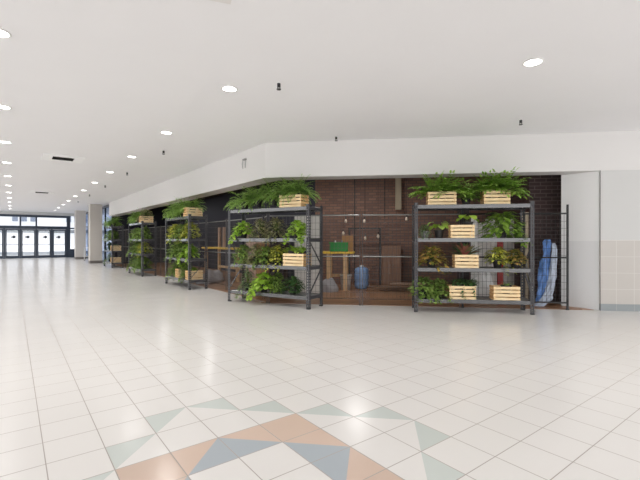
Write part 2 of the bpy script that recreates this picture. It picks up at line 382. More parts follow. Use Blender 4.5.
# ------------------------------------------------------------------ far end: doors, transoms, columns, side glazing
UD = 35.05
dv = [-1.35, -.43, .45, 1.36, 2.28, 3.2]
ZD, ZH, ZT, ZF = 2.06, 2.28, 2.9, 3.06
mb = MB()
for v in dv: mb.span((v-.05, UD-.06, 0), (v+.05, UD+.06, ZD))
mb.span((3.2, UD-.06, 0), (3.42, UD+.06, ZF))
mb.span((-1.4, UD-.07, ZD), (3.42, UD+.07, ZH)); mb.span((-1.4, UD-.07, ZT), (3.42, UD+.07, ZF))
for v in (-1.35, .45, 1.36): mb.span((v-.05, UD-.06, ZH), (v+.05, UD+.06, ZT))
struct('trim_door_frame', mb, M['door_frame'], rz=TH)
for i in range(5):
    v0, v1 = dv[i]+.055, dv[i+1]-.055
    mb = MB(); s = .075
    mb.span((v0, UD-.03, .01), (v0+s, UD+.03, ZD-.01)); mb.span((v1-s, UD-.03, .01), (v1, UD+.03, ZD-.01))
    mb.span((v0+s, UD-.03, ZD-.1), (v1-s, UD+.03, ZD-.01)); mb.span((v0+s, UD-.03, .01), (v1-s, UD+.03, .2))
    d = struct('door_%d' % (i+1), mb, M['door_frame'], rz=TH)
    p = MB(); p.span((v0+s, UD-.005, .2), (v1-s, UD+.005, ZD-.1)); p.build('pane', M['glass'], d)
    h = MB(); h.bar((v0+.03, UD-.09, .98), (v1-.03, UD-.09, .98), .035); h.span((v0+.02, UD-.1, .92), (v0+.06, UD-.03, 1.04)); h.span((v1-.06, UD-.1, .92), (v1-.02, UD-.03, 1.04))
    h.build('push_bar', M['door_frame'], d)
    if i >= 1:
        k = MB(); vc = (v0+v1)/2 + (.08 if i % 2 else -.03)
        k.cyl((vc, UD-.012, 1.5), (vc, UD-.006, 1.5), .1, n=16); k.span((vc-.17, UD-.012, 1.46), (vc+.1, UD-.006, 1.53)); k.build('decal', M['decal'], d)
for i, (v0, v1) in enumerate(((-1.3, .4), (.5, 1.31), (1.41, 3.2))):
    mb = MB(); mb.span((v0, UD-.005, ZH), (v1, UD+.005, ZT)); struct('window_%d' % (i+1), mb, M['glass'], rz=TH)
mb = MB()
for k in range(6):
    v = -1.4 - k*.95; mb.span((v-.05, UD-.06, 0), (v+.05, UD+.06, ZF))
for z0, z1 in ((0, .15), (ZD, ZH), (ZT, ZF)): mb.span((-6.15, UD-.05, z0), (-1.4, UD+.05, z1))
w = struct('window_6', mb, M['door_frame'], rz=TH)  # unseen glazing, added left of the doors for the rack beams to reflect
p = MB(); p.span((-6.15, UD-.005, .15), (-1.4, UD+.005, ZT)); p.build('pane', M['glass'], w)
mb = MB(); mb.span((-9, UD-.05, 0), (-6.15, UD+.1, ZC)); mb.span((-6.15, UD-.02, ZF), (-1.4, UD+.1, ZC)); mb.span((-1.4, UD-.02, ZF), (4.2, UD+.1, ZC)); struct('wall_far', mb, M['wall_white'], rz=TH)
# narrow side light beside the doors
mb = MB(); mb.span((4.05, UD-.05, 0), (4.2, UD+.05, ZF)); mb.span((3.42, UD-.04, 2.1), (4.05, UD+.04, 2.2)); mb.span((3.42, UD-.04, 0), (4.05, UD+.04, .62))
w = struct('window_4', mb, M['door_frame'], rz=TH)
p = MB(); p.span((3.42, UD-.005, .62), (4.05, UD+.005, ZF)); p.build('pane', M['glass'], w)
# glazed shopfront along the side, behind the columns
GV = 4.3
mb = MB()
for u in (U_END+.2, 26.2, 28.4, 30.6, 32.8, UD-.1): mb.span((GV-.04, u-.03, 0), (GV+.04, u+.03, 3.2))
for z0, z1 in ((0, .12), (2.2, 2.27), (3.14, ZC)): mb.span((GV-.035, U_END+.2, z0), (GV+.035, UD-.1, z1))
w = struct('window_5', mb, M['door_frame'], rz=TH)
p = MB(); p.span((GV-.005, U_END+.2, .12), (GV+.005, UD-.1, 3.14)); p.build('pane', M['glass_blue'], w)
for i, (v, u) in enumerate(((3.40, 25.3), (3.37, 31.4))):
    mb = MB(); mb.span((v, u, .15), (v+.6, u+.6, ZC-.002)); c = struct('column_%d' % (i+1), mb, M['column'], rz=TH)
    b = MB(); b.span((v-.012, u-.012, 0), (v+.612, u+.612, .15)); b.build('column_base', M['column_base'], c)
# small white trolley between the columns
t = thing('display_stand', 'small white wheeled display stand between the two far columns', 'stand', UV(3.75, 29.2), TH)
m = MB()
for x in (-.14, .14):
    for y in (-.14, .14): m.bar((x, y, .06), (x, y, .8), .025)
m.build('frame', M['white_plastic'], t)
for z in (.25, .78):
    m = MB(); m.span((-.17, -.17, z), (.17, .17, z+.03)); m.build('tray', M['white_plastic'], t)
for x in (-.14, .14):
    for y in (-.14, .14):
        m = MB(); m.cyl((x-.012, y, .03), (x+.012, y, .03), .03); m.build('caster', M['black_metal'], t)

# outdoors
mb = MB(); mb.span((-30, UD+.1, -.14), (40, UD+9, -.04)); struct('ground_pavement', mb, M['pave'], rz=TH)
mb = MB(); mb.span((-30, UD+9, -.2), (40, UD+25, -.12)); struct('ground_road', mb, M['road'], rz=TH)
mb = MB(); mb.span((5.2, 24, -.14), (14, UD+.1, -.04)); struct('ground_side', mb, M['pave'], rz=TH)
b = thing('building', 'pale office building across the street beyond the glass doors', 'building', UV(4, UD+27), TH)
m = MB(); m.span((-22, 0, -.2), (22, 8, 12)); m.build('wall', M['facade'], b)
for i, x in enumerate((-11, -9.5, -4, -3.1, -2.2, 1.6, 2.5, 3.4, 7, 8)):
    m = MB(); m.span((x, -.06, 3.6), (x+.55, .05, 5.0)); m.build('window', M['facade_win'], b)
m = MB(); m.span((-22, -.15, 2.2), (22, .05, 2.6)); m.build('cornice', M['road'], b)

# ------------------------------------------------------------------ ceiling fittings
def downlight():
    t = thing('recessed_downlight', '', 'ceiling light', (0, 0, ZC), 0, 'recessed downlights in the hall ceiling')
    m = MB(); m.lathe([(.085, -.001), (.105, -.001), (.108, -.006), (.1, -.012), (.085, -.008), (.085, -.001)], 28); m.build('trim_ring', M['lamp_trim'], t, smooth=True)
    m = MB(); m.lathe([(.0001, -.007), (.085, -.006), (.085, -.001), (.0001, -.001)], 28); m.build('lens', M['lamp'], t)
    return t
proto = downlight(); first = True
lamp_pos = []
for row, (v, name) in enumerate(((-.11, 'row farther from the racks'), (2.26, 'row nearer the racks'))):
    for k in range(12):
        u = 4.92 + 2.71*k
        if u > 34.3: continue
        o = proto if first else copy_tree(proto); first = False
        o.location = UV(v, u, ZC)
        o['label'] = 'round recessed ceiling downlight, %s from the camera in the %s' % (ORD[k], name)
        lamp_pos.append((v, u))
o = copy_tree(proto); o.location = UV(4.61, 2.14, ZC); o['label'] = 'large glowing round downlight alone above the right-hand planter rack'
lamp_pos += [(4.61, 2.14)]
def sprinkler():
    t = thing('fire_sprinkler', '', 'sprinkler', (0, 0, ZC), 0, 'black sprinkler heads on the ceiling')
    m = MB(); m.lathe([(.034, -.001), (.036, -.006), (.022, -.01), (.0001, -.011)], 16); m.build('escutcheon', M['vent_white'], t)
    m = MB(); m.cyl((0, 0, -.008), (0, 0, -.055), .022, n=10); m.bar((-.016, 0, -.045), (-.016, 0, -.08), .008); m.bar((.016, 0, -.045), (.016, 0, -.08), .008); m.cyl((0, 0, -.08), (0, 0, -.088), .028, n=12)
    m.build('head', M['black_metal'], t); return t
proto = sprinkler()
sp_pos = [(UV(2.67, 4.36), 'black sprinkler head on the ceiling, nearest to the camera'), (UV(2.66, 9.2), 'black sprinkler head on the ceiling, second along the hall beside the downlights'),
          (UV(2.67, 12.8), 'black sprinkler head on the ceiling, third along the hall beside the downlights'), (UV(2.67, 16.3), 'black sprinkler head on the ceiling, fourth along the hall beside the downlights'),
          (UV(2.67, 20), 'black sprinkler head on the ceiling, fifth along the hall beside the downlights'), (UV(2.67, 23.8), 'black sprinkler head on the ceiling, farthest along the hall beside the downlights'),
          (Vector((.31, 7.72, 0)), 'black sprinkler head close to the bulkhead above the gap between racks'), (Vector((3.3, 6.64, 0)), 'black sprinkler head above the right rack, below the single large downlight')]
for i, (p, l) in enumerate(sp_pos):
    o = proto if i == 0 else copy_tree(proto)
    o.location = (p.x, p.y, ZC); o['label'] = l
def vent():
    t = thing('ceiling_vent', '', 'air vent', (0, 0, ZC), TH, 'white air diffusers in the ceiling')
    m = MB(); s = .42
    m.span((-s, -s, -.018), (s, -s+.2, -.001)); m.span((-s, s-.2, -.018), (s, s, -.001)); m.span((-s, -s+.2, -.018), (-s+.2, s-.2, -.001)); m.span((s-.2, -s+.2, -.018), (s, s-.2, -.001))
    m.build('frame', M['vent_white'], t)
    m = MB(); m.span((-.22, -.22, -.006), (.22, .22, -.001)); m.build('backing', M['vent_dark'], t)
    for y in (-.15, -.05, .05, .15):
        m = MB(); m.box((0, y, -.018), (.43, .03, .004), Matrix.Rotation(.6, 3, 'X')); m.build('louver', M['vent_dark'], t)
    return t
proto = vent()
proto.location = UV(.98, 11.55, ZC); proto['label'] = 'square white air vent with dark louvres, the nearer of two on the ceiling'
o = copy_tree(proto); o.location = UV(.98, 20.3, ZC); o['label'] = 'square white air vent with dark louvres, the farther one down the hall'
m = MB(); m.span((-.2, -.2, -.006), (.2, .2, -.001)); o = m.build('ceiling_access_panel', M['panel_ceiling'], loc=Vector((-.87, 3.13, ZC)), rz=R(20))
tag(o, 'square painted access hatch in the ceiling at the upper edge', 'access panel')
# two loose cables on the bulkhead
bp = UV(4.1, 8.1, 2.95)
t = thing('wall_bracket', 'grey bracket with two dangling cables on the white bulkhead', 'bracket', bp, TH)
m = MB(); m.span((-.05, -.06, .1), (-.001, .06, .13)); m.build('plate', M['galv'], t)
for y in (-.07, .07):
    m = MB(); m.cyl((-.03, y*.9, .115), (-.04, y*1.1, .02), .007, n=8); m.cyl((-.04, y*1.1, .02), (-.035, y*.8, -.08), .007, n=8); m.build('cable', M['galv'], t)

# ------------------------------------------------------------------ shelving units
SW, SD, SH = 2.02, .5, 1.96
BZ = [.205, .76, 1.29, 1.885]      # beam centres
DZ = [z+.03 for z in BZ]
def upright_mesh(name, fx):        # fx: +1 flange grows to +x; perforated L-section
    m = MB(); w, p = .064, .052; th = .004
    n = int((SH-.06)/p)
    def strip(axis):
        def sp(a0, a1, z0, z1):
            if axis == 'x':
                x0, x1 = (a0, a1) if fx > 0 else (-a1, -a0); m.span((x0, 0, z0), (x1, th, z1))
            else:
                m.span((0 if fx > 0 else -th, a0, z0), (th if fx > 0 else 0, a1, z1))
        sp(0, w, 0, .05); sp(0, .022, .05, SH); sp(.042, w, .05, SH)
        for k in range(n): sp(.022, .042, .05+k*p+.026, .05+(k+1)*p)
        sp(.022, .042, .05+n*p, SH)
    strip('x'); strip('y')
    return m.mesh(name, M['steel'])
def make_rack():
    t = thing('shelving_unit', '', 'shelving rack', (0, 0, 0), 0, 'black steel racks of plants along the fence')
    fl, fr = upright_mesh('upright', 1), upright_mesh('upright', -1)
    link('upright', fl, t, (0, 0, 0)); link('upright', fr, t, (SW, 0, 0))
    o = link('upright', fr, t, (0, SD, 0), math.pi); o = link('upright', fl, t, (SW, SD, 0), math.pi)
    for x in (0.0, SW):
        for y in (0, SD):
            m = MB(); m.box((x + (.025 if x == 0 else -.025), y + (.025 if y == 0 else -.025), .012), (.056, .056, .024)); m.build('foot', M['black_metal'], t)
    for z, d in zip(BZ, DZ):
        for y in (.006, SD-.046):
            m = MB(); m.span((.05, y, z-.036), (SW-.05, y+.04, z+.036)); m.build('beam', M['beam'], t, bevel=.004)
        for x in (.006, SW-.036):
            m = MB(); m.span((x, .05, z-.03), (x+.03, SD-.05, z+.03)); m.build('side_bar', M['steel'], t, bevel=.003)
        m = MB(); m.span((.04, .048, d-.012), (SW-.04, SD-.048, d)); m.build('shelf_deck', M['deck'], t)
    for x in (.012, SW-.012):
        m = MB(); m.bar((x, .05, .3), (x, SD-.05, .72), .006, .03, up=(1, 0, 0)); m.bar((x, .05, 1.25), (x, SD-.05, .82), .006, .03, up=(1, 0, 0)); m.build('brace', M['steel'], t)
    return t
RACKS = {
 1: ((-1.94, 8.51), R(-30.65), 'black steel planter rack at the bend of the bulkhead, set at an angle'),
 2: ((1.69, 7.24), R(-8.3), 'black steel planter rack beside the white return wall on the right'),
 3: ((-4.61, 12.04), R(-52.7), 'black steel planter rack down the hall, next beyond the angled corner rack'),
 4: ((-7.51, 15.85), R(-52.7), 'black steel planter rack down the hall, second to farthest of the five'),
 5: ((-10.76, 20.1), R(-52.7), 'black steel planter rack farthest down the hall, next to the column'),
}
proto = make_rack(); first = True
for k, ((x, y), rz, lab) in RACKS.items():
    o = proto if first else copy_tree(proto); first = False
    o.location = (x, y, 0); o.rotation_euler.z = rz; o['label'] = lab
def on_rack(k, lv, x, y, dz=0):
    (ox, oy), rz, _ = RACKS[k]; c, s = math.cos(rz), math.sin(rz)
    return Vector((ox + c*x - s*y, oy + s*x + c*y, DZ[lv] + dz + .001)), rz

# ------------------------------------------------------------------ crates
CW, CD, CH = .48, .29, .238
def make_crate():
    t = thing('wooden_crate', '', 'crate', (0, 0, 0), 0, 'slatted pine crates on the racks')
    hs, gap = .047, .0166
    for y in (-CD/2+.006, CD/2-.006):
        m = MB()
        for k in range(4):
            z = k*(hs+gap); m.span((-CW/2, y-.006, z), (CW/2, y+.006, z+hs))
        m.build('side_panel', M['pine'], t, bevel=.0015)
    for x in (-CW/2+.006, CW/2-.006):
        m = MB()
        for k in range(4):
            z = k*(hs+gap); m.span((x-.006, -CD/2+.0125, z), (x+.006, CD/2-.0125, z+hs))
        m.build('end_panel', M['pine_shaded'], t, bevel=.0015)
    for x in (-CW/2+.024, CW/2-.024):
        for y in (-CD/2+.024, CD/2-.024):
            m = MB(); m.box((x, y, CH/2), (.022, .022, CH)); m.build('corner_post', M['pine_shaded'], t)
    m = MB(); m.span((-CW/2+.013, -CD/2+.013, .004), (CW/2-.013, CD/2-.013, .014)); m.build('bottom_panel', M['pine_shaded'], t)
    return t
crate_proto = make_crate(); crate_used = [False]
def crate(k, lv, x, y, rot, label, sc=1.0):
    o = copy_tree(crate_proto) if crate_used[0] else crate_proto; crate_used[0] = True
    p, rz = on_rack(k, lv, x, y); o.location = p; o.rotation_euler.z = rz + rot; o['label'] = label
    o.scale = (sc, 1, 1)

# ------------------------------------------------------------------ plants
rnd = random.Random(11)
def leaf(bm, o, d, L, W, droop=.5, segs=3, fold=.25, mat=0, tip=1.0):
    d = Vector(d).normalized(); p = Vector(o); up = Vector((0, 0, 1))
    side = d.cross(up)
    if side.length < .05: side = Vector((1, 0, 0))
    side.normalize()
    prev = None; st = L/segs
    for i in range(segs+1):
        t = i/segs
        w = W*.5*math.sin(math.pi*min(1, (t*.86+.1)))**.8 if i < segs else 0
        n = side.cross(d)
        if i == segs: cur = (bm.verts.new(p),)*3
        else:
            a = bm.verts.new(p + side*w + n*w*fold); c = bm.verts.new(p); b = bm.verts.new(p - side*w + n*w*fold); cur = (a, c, b)
        if prev:
            if i == segs:
                f1 = bm.faces.new((prev[0], prev[1], cur[1])); f2 = bm.faces.new((prev[1], prev[2], cur[1]))
            else:
                f1 = bm.faces.new((prev[0], prev[1], cur[1], cur[0])); f2 = bm.faces.new((prev[1], prev[2], cur[2], cur[1]))
            f1.material_index = f2.material_index = mat
        prev = cur
        d = (d + Vector((0, 0, -droop*st/L))).normalized()
        p = p + d*st
def stemtube(bm, pts, r, mat=1):
    prev = None
    for p in pts:
        cur = [bm.verts.new(Vector(p) + Vector((r*math.cos(a), r*math.sin(a), 0))) for a in (0, 2.1, 4.2)]
        if prev:
            for i in range(3):
                f = bm.faces.new((prev[i], prev[(i+1) % 3], cur[(i+1) % 3], cur[i])); f.material_index = mat
        prev = cur
def fol_mesh(name, bm, mat):
    me = bpy.data.meshes.new(name); bm.to_mesh(me); bm.free(); me.materials.append(mat); me.materials.append(M['stem'])
    me.polygons.foreach_set('use_smooth', [True]*len(me.polygons)); return me
def fern(n, L, lw, ll, npin, mat, elev=(.25, 1.4), droop=1.5, rand=rnd):
    bm = bmesh.new()
    for i in range(n):
        a = 2*math.pi*i/n*1.618*1.0 + rand.uniform(-.2, .2); e = rand.uniform(*elev)
        d = Vector((math.cos(a)*math.cos(e), math.sin(a)*math.cos(e), math.sin(e)))
        p = Vector((math.cos(a)*.03, math.sin(a)*.03, 0)); Lf = L*rand.uniform(.7, 1.1); st = Lf/npin; pts = [p.copy()]
        for k in range(npin):
            d = (d + Vector((0, 0, -droop/npin*(.4+k/npin)))).normalized(); p = p + d*st; pts.append(p.copy())
            t = (k+1)/npin
            s = d.cross(Vector((0, 0, 1))).normalized() if abs(d.z) < .98 else Vector((1, 0, 0))
            lf = ll*(math.sin(math.pi*min(1, t*.8+.15))+.12)
            if t > .15:
                for sg in (1, -1):
                    dd = (s*sg + d*.55 + Vector((0, 0, rand.uniform(-.15, .35)))).normalized()
                    leaf(bm, p, dd, lf*rand.uniform(.8, 1.15), lw, .4, 2, .2)
        leaf(bm, p, d, ll*.7, lw, .3, 2)
        stemtube(bm, pts[::3]+[pts[-1]], .0025)
    return fol_mesh('foliage', bm, mat)
def bush(n, Rr, Hh, L, W, mat, droop=.8, low=-.1, rand=rnd, fill=.35, spill=0):
    bm = bmesh.new()
    for i in range(n):
        a = rand.uniform(0, 2*math.pi); z = rand.uniform(low, 1); rr = math.sqrt(max(.05, 1-max(0, z)**2))*rand.uniform(fill, 1)
        p = Vector((math.cos(a)*rr*Rr, math.sin(a)*rr*Rr, z*Hh + .02))
        d = Vector((math.cos(a)*(.4+rr), math.sin(a)*(.4+rr), rand.uniform(-.2, .9)))
        leaf(bm, p, d, L*rand.uniform(.65, 1.15), W*rand.uniform(.75, 1.15), droop, 3, .2)
        if i % 3 == 0: stemtube(bm, [(0, 0, -.02), p*.5 + Vector((0, 0, .02)), p], .003)
    for i in range(spill):         # runners that hang over the rim
        a = rand.uniform(math.pi*1.15, math.pi*1.85); r0 = Rr*.55; p = Vector((math.cos(a)*r0, math.sin(a)*r0, .02)); pts = [p.copy()]
        d = Vector((math.cos(a), math.sin(a), .1))
        for k in range(9):
            d = (d + Vector((0, 0, -.3))).normalized(); p = p + d*.035
            pts.append(p.copy()); leaf(bm, p, Vector((rand.uniform(-1, 1), -.6+rand.uniform(-.4, .3), rand.uniform(-.2, .4))), L*.8, W*.8, .6, 3)
        stemtube(bm, pts, .0025)
    return fol_mesh('foliage', bm, mat)
def straps(n, L, W, mat, elev=(.5, 1.3), droop=.9, rand=rnd):
    bm = bmesh.new()
    for i in range(n):
        a = i*2.4 + rand.uniform(-.3, .3); e = rand.uniform(*elev)
        d = Vector((math.cos(a)*math.cos(e), math.sin(a)*math.cos(e), math.sin(e)))
        leaf(bm, Vector((math.cos(a)*.015, math.sin(a)*.015, -.01)), d, L*rand.uniform(.7, 1.1), W, droop, 5, .35)
    return fol_mesh('foliage', bm, mat)
def bigleaf(n, mat, L=.18, W=.17, stemL=.2, rand=rnd):
    bm = bmesh.new()
    for i in range(n):
        a = i*2.4 + rand.uniform(-.4, .4); e = rand.uniform(.5, 1.2)
        d = Vector((math.cos(a)*math.cos(e), math.sin(a)*math.cos(e), math.sin(e))); q = d*stemL*rand.uniform(.6, 1.1)
        stemtube(bm, [(0, 0, -.02), q*.5+Vector((0, 0, .015)), q], .003)
        leaf(bm, q, Vector((d.x, d.y-.3, .15)), L*rand.uniform(.8, 1.1), W, 1.2, 4, .1)
    return fol_mesh('foliage', bm, mat)
FOL = {
 'fern':   [fern(46, .42, .046, .12, 9, M['lf_fern'], (.25, 1.4), 1.1), fern(48, .42, .048, .12, 9, M['lf_fern'], (.2, 1.4), 1.15)],
 'fine':   [fern(64, .46, .024, .07, 14, M['lf_fern2'], (.1, 1.4), 1.75), fern(62, .48, .024, .07, 14, M['lf_fern2'], (.1, 1.35), 1.8)],
 'green':  [bush(260, .21, .25, .1, .058, M['lf_green'], low=-.45, spill=3), bush(280, .22, .24, .095, .055, M['lf_green'], low=-.45, spill=5)],
 'lime':   [bush(170, .18, .2, .11, .085, M['lf_lime'], low=-.4, spill=5), bush(180, .19, .19, .105, .08, M['lf_lime'], low=-.4, spill=7)],
 'yellow': [bush(250, .21, .24, .1, .05, M['lf_yellow'], low=-.4, spill=3), bush(240, .21, .24, .1, .052, M['lf_yellow'], low=-.4, spill=4)],
 'croton': [bush(250, .21, .23, .1, .052, M['lf_croton'], low=-.3, spill=3), bush(260, .21, .22, .1, .05, M['lf_yellow'], low=-.3, spill=3)],
 'olive':  [bush(320, .2, .25, .085, .034, M['lf_olive'], low=-.5, spill=6), bush(330, .2, .25, .085, .036, M['lf_olive'], low=-.5, spill=7)],
 'dark':   [bush(210, .18, .18, .1, .06, M['lf_dark'], low=-.5)],
 'low':    [bush(100, .15, .08, .08, .05, M['lf_dark'], low=0, spill=2)],
 'brom':   [straps(50, .32, .06, M['lf_brom'], (.6, 1.35), .6)],
 'sprout': [bush(80, .15, .09, .12, .055, M['lf_lime'], low=0)],
 'sprig':  [bush(26, .1, .06, .08, .05, M['lf_green'], low=-.2)],
 'round':  [bigleaf(7, M['lf_lime'])],
 'grey':   [bush(150, .12, .2, .07, .036, M['lf_grey'], low=-.4, spill=8)],
 'lushfern': [bush(280, .2, .26, .14, .046, M['lf_lush'], droop=1.1, low=-.45, spill=3)],
}
cnt = {k: 0 for k in FOL}
def pot_mesh(mat, r=.085, h=.15):
    m = MB(); m.lathe([(r*.72, 0), (r, h*.86), (r*1.08, h*.86), (r*1.08, h), (r*.95, h), (r*.9, h*.8), (.0001, h*.78)], 18); return m.mesh('pot', mat)
POT, POTG = pot_mesh(M['pot']), pot_mesh(M['pot_grey'], .075, .13)
m = MB(); m.lathe([(.0001, .12), (.076, .1195), (.072, .112), (.0001, .112)], 14); SOIL = m.mesh('soil', M['soil'])
def plant(k, lv, x, y, kind, s, label, dz=0, rot=None, grey=False, name='potted_plant'):
    p, rz = on_rack(k, lv, x, y, dz)
    t = thing(name, label, 'plant', p, rz, 'potted plants on the racks')
    link('pot', POTG if grey else POT, t)
    if not grey: link('soil', SOIL, t, (0, 0, -.003))
    me = FOL[kind][cnt[kind] % len(FOL[kind])]; cnt[kind] += 1
    f = link('foliage', me, t, (0, 0, .125 if not grey else .11)); f.scale = s if isinstance(s, tuple) else (s, s, s)
    f.rotation_euler.z = 0 if rot is None else rot
    return t
C3, D4 = 'third rack from right', 'fourth rack from right'
CZ = .016   # inside a crate, on its bottom panel
# --- right rack
crate(2, 3, .49, .18, 0, 'pine crate of ferns on the top of the right rack, left of two', 1.03)
crate(2, 3, 1.42, .18, 0, 'pine crate of ferns on the top of the right rack, right of two', .92)
F = 'potted_fern'
plant(2, 3, .36, .18, 'fern', (1, .9, .85), 'leafy green fern in the left top crate of the right rack, its left side', CZ+.08, name=F)
plant(2, 3, .64, .18, 'fern', (1, .9, .88), 'leafy green fern in the left top crate of the right rack, its right side', CZ+.08, rot=1.9, name=F)
plant(2, 3, 1.28, .18, 'fern', (.95, .9, .85), 'leafy green fern in the right top crate of the right rack, its left side', CZ+.08, rot=.8, name=F)
plant(2, 3, 1.55, .18, 'fern', (1, .9, 1.0), 'tallest leafy green fern in the right top crate of the right rack, its right side', CZ+.08, rot=2.9, name=F)
plant(2, 3, .95, .3, 'fern', (.75, .75, .75), 'darker fern in a black pot between the two top crates of the right rack', 0, rot=4, name=F)
plant(2, 2, .2, .16, 'grey', (.8, .8, .6), 'small plant in a grey pot at the left of the third shelf, right rack', grey=True)
plant(2, 2, .46, .2, 'round', (.8, .8, 1.15), 'plant with a few large lime leaves left of the third-shelf crate, right rack', rot=2.6)
crate(2, 2, .84, .17, 0, 'pine crate on the third shelf of the right rack holding a round-leaved plant', .86)
plant(2, 2, .96, .17, 'round', (.85, .85, .95), 'plant with round lime leaves rising from the third-shelf crate of the right rack', CZ+.13, rot=.5)
plant(2, 2, 1.55, .22, 'lushfern', (1.55, .95, 1.15), 'big bushy bright green plant filling the right of the third shelf, right rack')
plant(2, 1, .32, .2, 'croton', (1.15, .9, 1.0), 'speckled yellow-green bushy plant at the left of the second shelf, right rack')
crate(2, 1, .91, .17, 0, 'pine crate on the second shelf of the right rack holding a spiky red-tipped plant', .85)
plant(2, 1, .9, .17, 'brom', (1.1, .9, 1.05), 'spiky dark green plant with red-tinted leaves in the second-shelf crate, right rack', CZ+.06)
plant(2, 1, 1.47, .2, 'croton', (1.2, .9, .95), 'mottled yellow and green croton at the middle right of the second shelf, right rack', rot=1)
plant(2, 1, 1.76, .18, 'croton', (.9, .8, .8), 'mottled bronze croton at the right end of the second shelf, right rack', rot=2)
plant(2, 0, .16, .12, 'green', (1.05, .9, .9), 'bushy green plant trailing over the left corner of the bottom shelf, right rack')
plant(2, 0, .45, .18, 'green', (.85, .85, .8), 'bushy green plant beside the left crate on the bottom shelf, right rack', rot=.3)
crate(2, 0, .84, .17, 0, 'pine crate with dark foliage on the bottom shelf of the right rack, left of two', .95)
crate(2, 0, 1.58, .17, 0, 'pine crate with one hanging leaf cluster on the bottom shelf, right rack, right of two', .92)
plant(2, 0, .8, .17, 'low', (1.0, .7, 1.0), 'dark low plant in the left bottom crate of the right rack, left half', CZ+.1)
plant(2, 0, 1.0, .16, 'low', (.85, .7, .9), 'dark low plant in the left bottom crate of the right rack, right half', CZ+.1)
plant(2, 0, 1.6, .15, 'sprig', (.9, .6, .8), 'small dark plant in the right bottom crate of the right rack', CZ+.09)
# --- angled corner rack
crate(1, 3, 1.57, .17, 0, 'pine crate of ferns on top of the angled corner rack', 1.05)
plant(1, 3, .28, .2, 'fine', (1, .9, .95), 'feathery fern at the left end on top of the angled corner rack', .02, name=F)
plant(1, 3, .62, .24, 'fine', (1, .9, .98), 'feathery fern second from the left on top of the angled corner rack', .05, rot=1, name=F)
plant(1, 3, 1.0, .26, 'fine', (1, .9, .98), 'feathery fern left of the crate on top of the angled corner rack', .08, rot=2, name=F)
plant(1, 3, 1.4, .2, 'fine', (.9, .85, .95), 'feathery fern in the top crate of the angled corner rack, its left half', CZ+.11, rot=3, name=F)
plant(1, 3, 1.68, .2, 'fine', (.9, .85, .9), 'feathery fern in the top crate of the angled corner rack, its right half', CZ+.11, rot=4, name=F)
plant(1, 2, .3, .15, 'lime', (1.0, .9, .95), 'pale lime trailing plant at the left of the third shelf, angled corner rack')
plant(1, 2, .72, .2, 'olive', (1.0, .9, .95), 'dull olive plant second on the third shelf of the angled corner rack')
plant(1, 2, 1.1, .22, 'olive', (1.05, .9, 1.0), 'dull olive plant third on the third shelf of the angled corner rack', rot=.5)
plant(1, 2, 1.66, .17, 'lime', (1.0, .9, .95), 'bright lime leafy plant at the right of the third shelf, angled corner rack')
plant(1, 1, .27, .17, 'green', (.95, .8, .95), 'dense green plant at the left of the second shelf, angled corner rack')
plant(1, 1, .62, .17, 'olive', (1.1, .9, 1.0), 'dull grey-green plant second on the second shelf of the angled corner rack', rot=.2)
plant(1, 1, .88, .15, 'green', (.85, .8, .9), 'mid-green leafy plant in the middle of the second shelf, angled corner rack')
plant(1, 1, 1.16, .2, 'croton', (.9, .85, 1.0), 'brownish mottled plant beside the crate on the second shelf, angled corner rack', rot=.2)
crate(1, 1, 1.64, .17, 0, 'pale pine crate of lime sprouts on the second shelf of the angled corner rack', .98)
plant(1, 1, 1.54, .17, 'sprout', (1, .8, .9), 'lime sprouting plant in the second-shelf crate of the angled corner rack, left half', CZ+.12)
plant(1, 1, 1.76, .17, 'sprout', (.8, .75, .9), 'lime sprouting plant in the second-shelf crate of the angled corner rack, right half', CZ+.12, rot=2)
plant(1, 0, .36, .22, 'grey', (1.05, 1.0, 1.25), 'thin grey-green trailing plant at the left of the bottom shelf, angled corner rack')
plant(1, 0, .86, .13, 'lime', (1.15, 1.0, 1.1), 'bright yellow-green plant spilling over the bottom shelf edge, angled corner rack')
plant(1, 0, 1.1, .26, 'green', (.7, .7, .95), 'mid green plant behind the bright one on the bottom shelf, angled corner rack')
plant(1, 0, 1.53, .19, 'dark', (1.1, .9, .95), 'dark green bushy plant at the right of the bottom shelf, angled corner rack')
# --- third rack
crate(3, 3, 1.62, .25, math.pi/2, 'pine crate turned endways on top of the third rack from the right', .9)
for i, (x, y, s) in enumerate(((.3, .2, 1.0), (.75, .22, 1.1), (1.2, .2, 1.05))):
    plant(3, 3, x, y, 'fine', (s, .9, s*1.05), 'feathery fern on top of %s, %s from its far end' % (C3, ORD[i]), .03, rot=i*1.3, name=F)
plant(3, 3, 1.62, .25, 'fine', (.85, .85, .75), 'feathery fern growing out of the top crate of %s' % C3, CZ+.1, name=F)
for lv, ln in ((2, 'third'), (1, 'second')):
    for i, (x, kd) in enumerate(((.35, 'yellow' if lv == 2 else 'green'), (.95, 'green'), (1.55, 'yellow' if lv == 2 else 'lime'))):
        plant(3, lv, x, .2, kd, (1.35, 1.0, 1.1), '%s plant, %s shelf of %s, %s from far end' % ({'yellow': 'bushy yellow-green', 'green': 'bushy green', 'lime': 'bright lime'}[kd], ln, C3, ORD[i]), rot=.2)
plant(3, 0, .35, .22, 'green', (1.2, 1, 1.0), 'bushy green plant at the far end of the bottom shelf, third rack from right')
crate(3, 0, .85, .26, math.pi/2, 'pine crate in the middle of the bottom shelf, third rack from the right', .8)
plant(3, 0, .85, .26, 'sprout', .9, 'low lime plant in the middle bottom crate of the third rack from right', CZ+.12)
plant(3, 0, 1.3, .22, 'green', (.95, .9, .9), 'bushy green plant between the bottom-shelf crates, third rack from right', rot=1)
crate(3, 0, 1.68, .26, math.pi/2, 'pine crate at the near end of the bottom shelf, third rack from right', .8)
